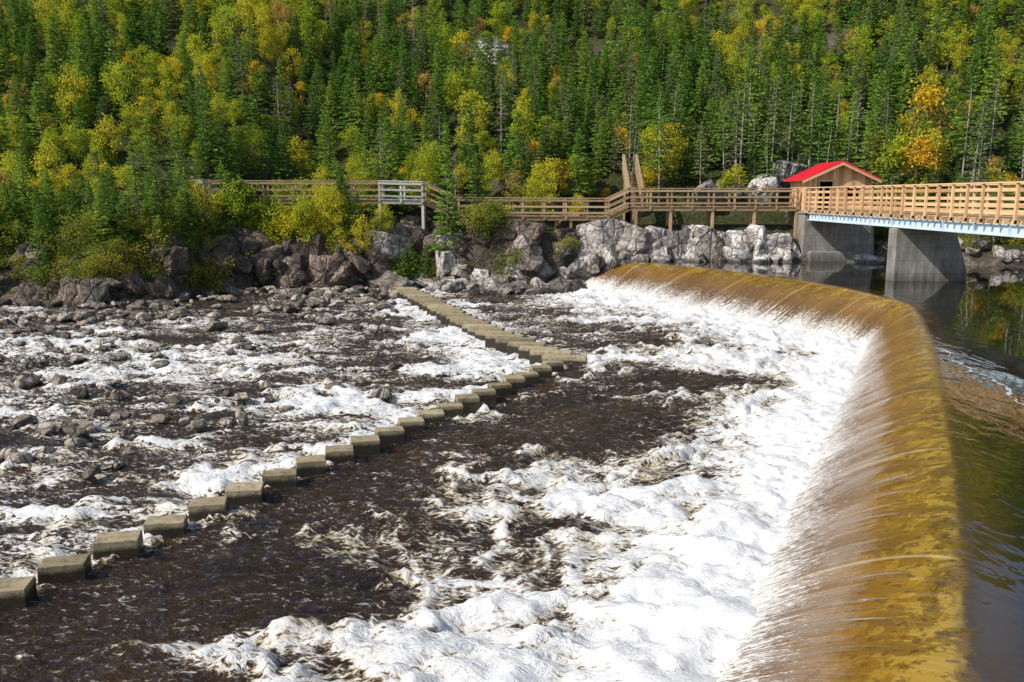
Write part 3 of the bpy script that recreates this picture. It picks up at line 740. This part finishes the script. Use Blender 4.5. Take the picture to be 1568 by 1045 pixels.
# ------------------------------------------------------------ bridge
br=empty('wooden_footbridge')
y0,y1=8.,51.6;xa,xb=17.75,20.15
mb=MB()
for x in (xa+.15,xb-.15):
    mb.box(x-.13,x+.13,y0,y1,4.36,4.40);mb.box(x-.02,x+.02,y0,y1,4.0,4.36);mb.box(x-.13,x+.13,y0,y1,3.96,4.0)
y=y0+1
while y<y1:
    mb.box(xa+.02,xa+.126,y-.01,y+.01,4.0,4.36);mb.box(xa+.172,xb-.172,y-.04,y+.04,4.08,4.28);y+=2.4
mb.obj('steel_girders',[steel],br)
mb=MB();y=y0
while y<y1-.1:
    mb.box(xa-.22,xb+.22,y,y+.10,4.402,4.55);y+=.55
mb.obj('deck_joists',[wood_new],br)
mb=MB();y=y0
while y<y1-.15:
    mb.box(xa-.05,xb+.05,y,y+.138,4.552,4.60);y+=.145
mb.obj('deck_planks',[wood_old],br)
for s,x in ((-1,xa-.12),(1,xb+.12)):
    mb=MB();y=y0+.05
    while y<y1:
        mb.box(x-.05,x+.05,y-.05,y+.05,4.42,5.84);y+=1.1
    mb.box(x-.10,x+.10,y0,y1,5.842,5.90)
    xi=x-s*.075
    for z in (4.72,4.98,5.24,5.56):
        yk=y0
        while yk<y1-.1:      # separate 4.4 m boards so their tones differ
            mb.box(xi-.022,xi+.022,yk,min(yk+4.39,y1),z,z+.12);yk+=4.4
    mb.obj('railing',[wood_new],br,.006)
def pier(name,x0,x1,ya,yb,nose):
    mb=MB();mb.prism([(x0,-1.3),(x1+nose,-1.3),(x1+nose,1.9),(x1-.15,3.93),(x0,3.93)],ya,yb)
    return mb.obj(name,[concrete],None,.05)
pier('concrete_bridge_pier',17.7,20.6,39.4,40.2,.55)
mb=MB();mb.prism([(17.6,-1.3),(22.0,-1.3),(22.0,1.9),(21.8,4.3),(17.6,4.3)],51.7,55.2);mb.box(17.55,21.85,51.62,55.25,4.302,4.48)
mb.box(17.9,21.6,51.15,51.69,-1.3,2.1)
mb.obj('concrete_bridge_abutment',[concrete],None,.05)

# ------------------------------------------------------------ hut
hut=empty('wooden_gatehouse')
x0,x1,ya,yb,zb,ze,zr=17.75,21.7,52.0,55.0,4.5,6.45,7.35;xm=(x0+x1)/2
mb=MB()
w=.16;x=x0
def gz(x): return ze+(zr-ze)*(1-abs(x-xm)/(xm-x0))
i=0
while x<x1-.01:
    xe=min(x+w-.012,x1);mid=(x+xe)/2
    lo=zb
    prot=.012*(i%2)
    if 18.45<mid<19.35:
        lo=6.25
    if 20.2<mid<20.9:
        mb.prism([(x,5.9),(xe,5.9),(xe,gz(xe)),(x,gz(x))],ya-prot,ya+.06);mb.prism([(x,zb),(xe,zb),(xe,5.2),(x,5.2)],ya-prot,ya+.06)
    else: mb.prism([(x,lo),(xe,lo),(xe,gz(xe)),(x,gz(x))],ya-prot,ya+.06)
    mb.prism([(x,zb),(xe,zb),(xe,gz(xe)),(x,gz(x))],yb-.06,yb);x+=w;i+=1
y=ya+.07
while y<yb-.08:
    for xx in (x0,x1-.06): mb.box(xx,xx+.06,y,min(y+w-.012,yb-.07),zb,ze)
    y+=w
mb.obj('plank_walls',[wood_new],hut)
mb=MB();mb.box(18.42,18.52,ya-.06,ya-.02,zb,6.25);mb.box(19.3,19.4,ya-.06,ya-.02,zb,6.25);mb.box(18.42,19.4,ya-.06,ya-.02,6.252,6.36)
mb.box(20.1,20.95,ya-.06,ya-.02,5.9,5.98);mb.box(20.1,20.95,ya-.06,ya-.02,5.12,5.2)
for xx in (x0-.02,x1-.06): mb.box(xx,xx+.08,ya-.03,ya-.014,zb,ze)
mb.obj('trim',[wood_old],hut)
mb=MB();mb.box(x0+.1,x1-.1,ya+1.2,ya+1.25,zb,ze+.2);mb.obj('interior_shade_panel',[shade_in],hut)  # added near-black panel stands in for the shade behind door and window
mb=MB();ov=.38;sl=(zr-ze)/(xm-x0)
for s in (-1,1):
    e=xm+s*(xm-x0+ov);zz=zr-sl*(xm-x0+ov)
    mb.prism([(xm,zr+.02),(e,zz+.02),(e,zz+.09),(xm,zr+.10)],ya-.4,yb+.3)
    yy=ya-.38
    while yy<yb+.3:
        mb.prism([(xm+s*.02,zr+.098),(e,zz+.092),(e,zz+.12),(xm+s*.02,zr+.128)],yy,yy+.03);yy+=.4
mb.obj('roof',[red_roof],hut)
mb=MB()
for s in (-1,1):
    e=xm+s*(xm-x0+ov);zz=zr-sl*(xm-x0+ov)
    mb.prism([(xm,zr-.14),(e,zz-.14),(e,zz+.015),(xm,zr+.015)],ya-.43,ya-.39)
mb.obj('fascia',[wood_new],hut)

# ------------------------------------------------------------ light, world, camera
sd=Vector((-.90,-.43,0)).normalized();el=math.radians(41)
tosun=Vector((sd.x*math.cos(el),sd.y*math.cos(el),math.sin(el)))
sun=bpy.data.lights.new('sun','SUN');sun.energy=5.0;sun.angle=math.radians(.5);sun.color=(1,.955,.88)
so=bpy.data.objects.new('sun',sun);scene.collection.objects.link(so);so.rotation_euler=(-tosun).to_track_quat('-Z','Y').to_euler();so.location=(-30,-10,60)
w=bpy.data.worlds.new('World');scene.world=w;w.use_nodes=True;nt=w.node_tree
sky=nt.nodes.new('ShaderNodeTexSky');sky.sky_type='NISHITA';sky.sun_disc=False;sky.sun_elevation=el;sky.sun_rotation=math.atan2(sd.x,sd.y)
bg=nt.nodes['Background'];nt.links.new(sky.outputs[0],bg.inputs[0]);bg.inputs[1].default_value=.15
cam=bpy.data.cameras.new('camera');cam.lens=36*1300/1568;cam.sensor_width=36;cam.clip_end=1500;cam.clip_start=.1
co=bpy.data.objects.new('camera',cam);scene.collection.objects.link(co);co.location=(0,0,5.4);co.rotation_euler=(math.radians(90-9.7),0,0)
scene.camera=co
print('TREES',len(pts))
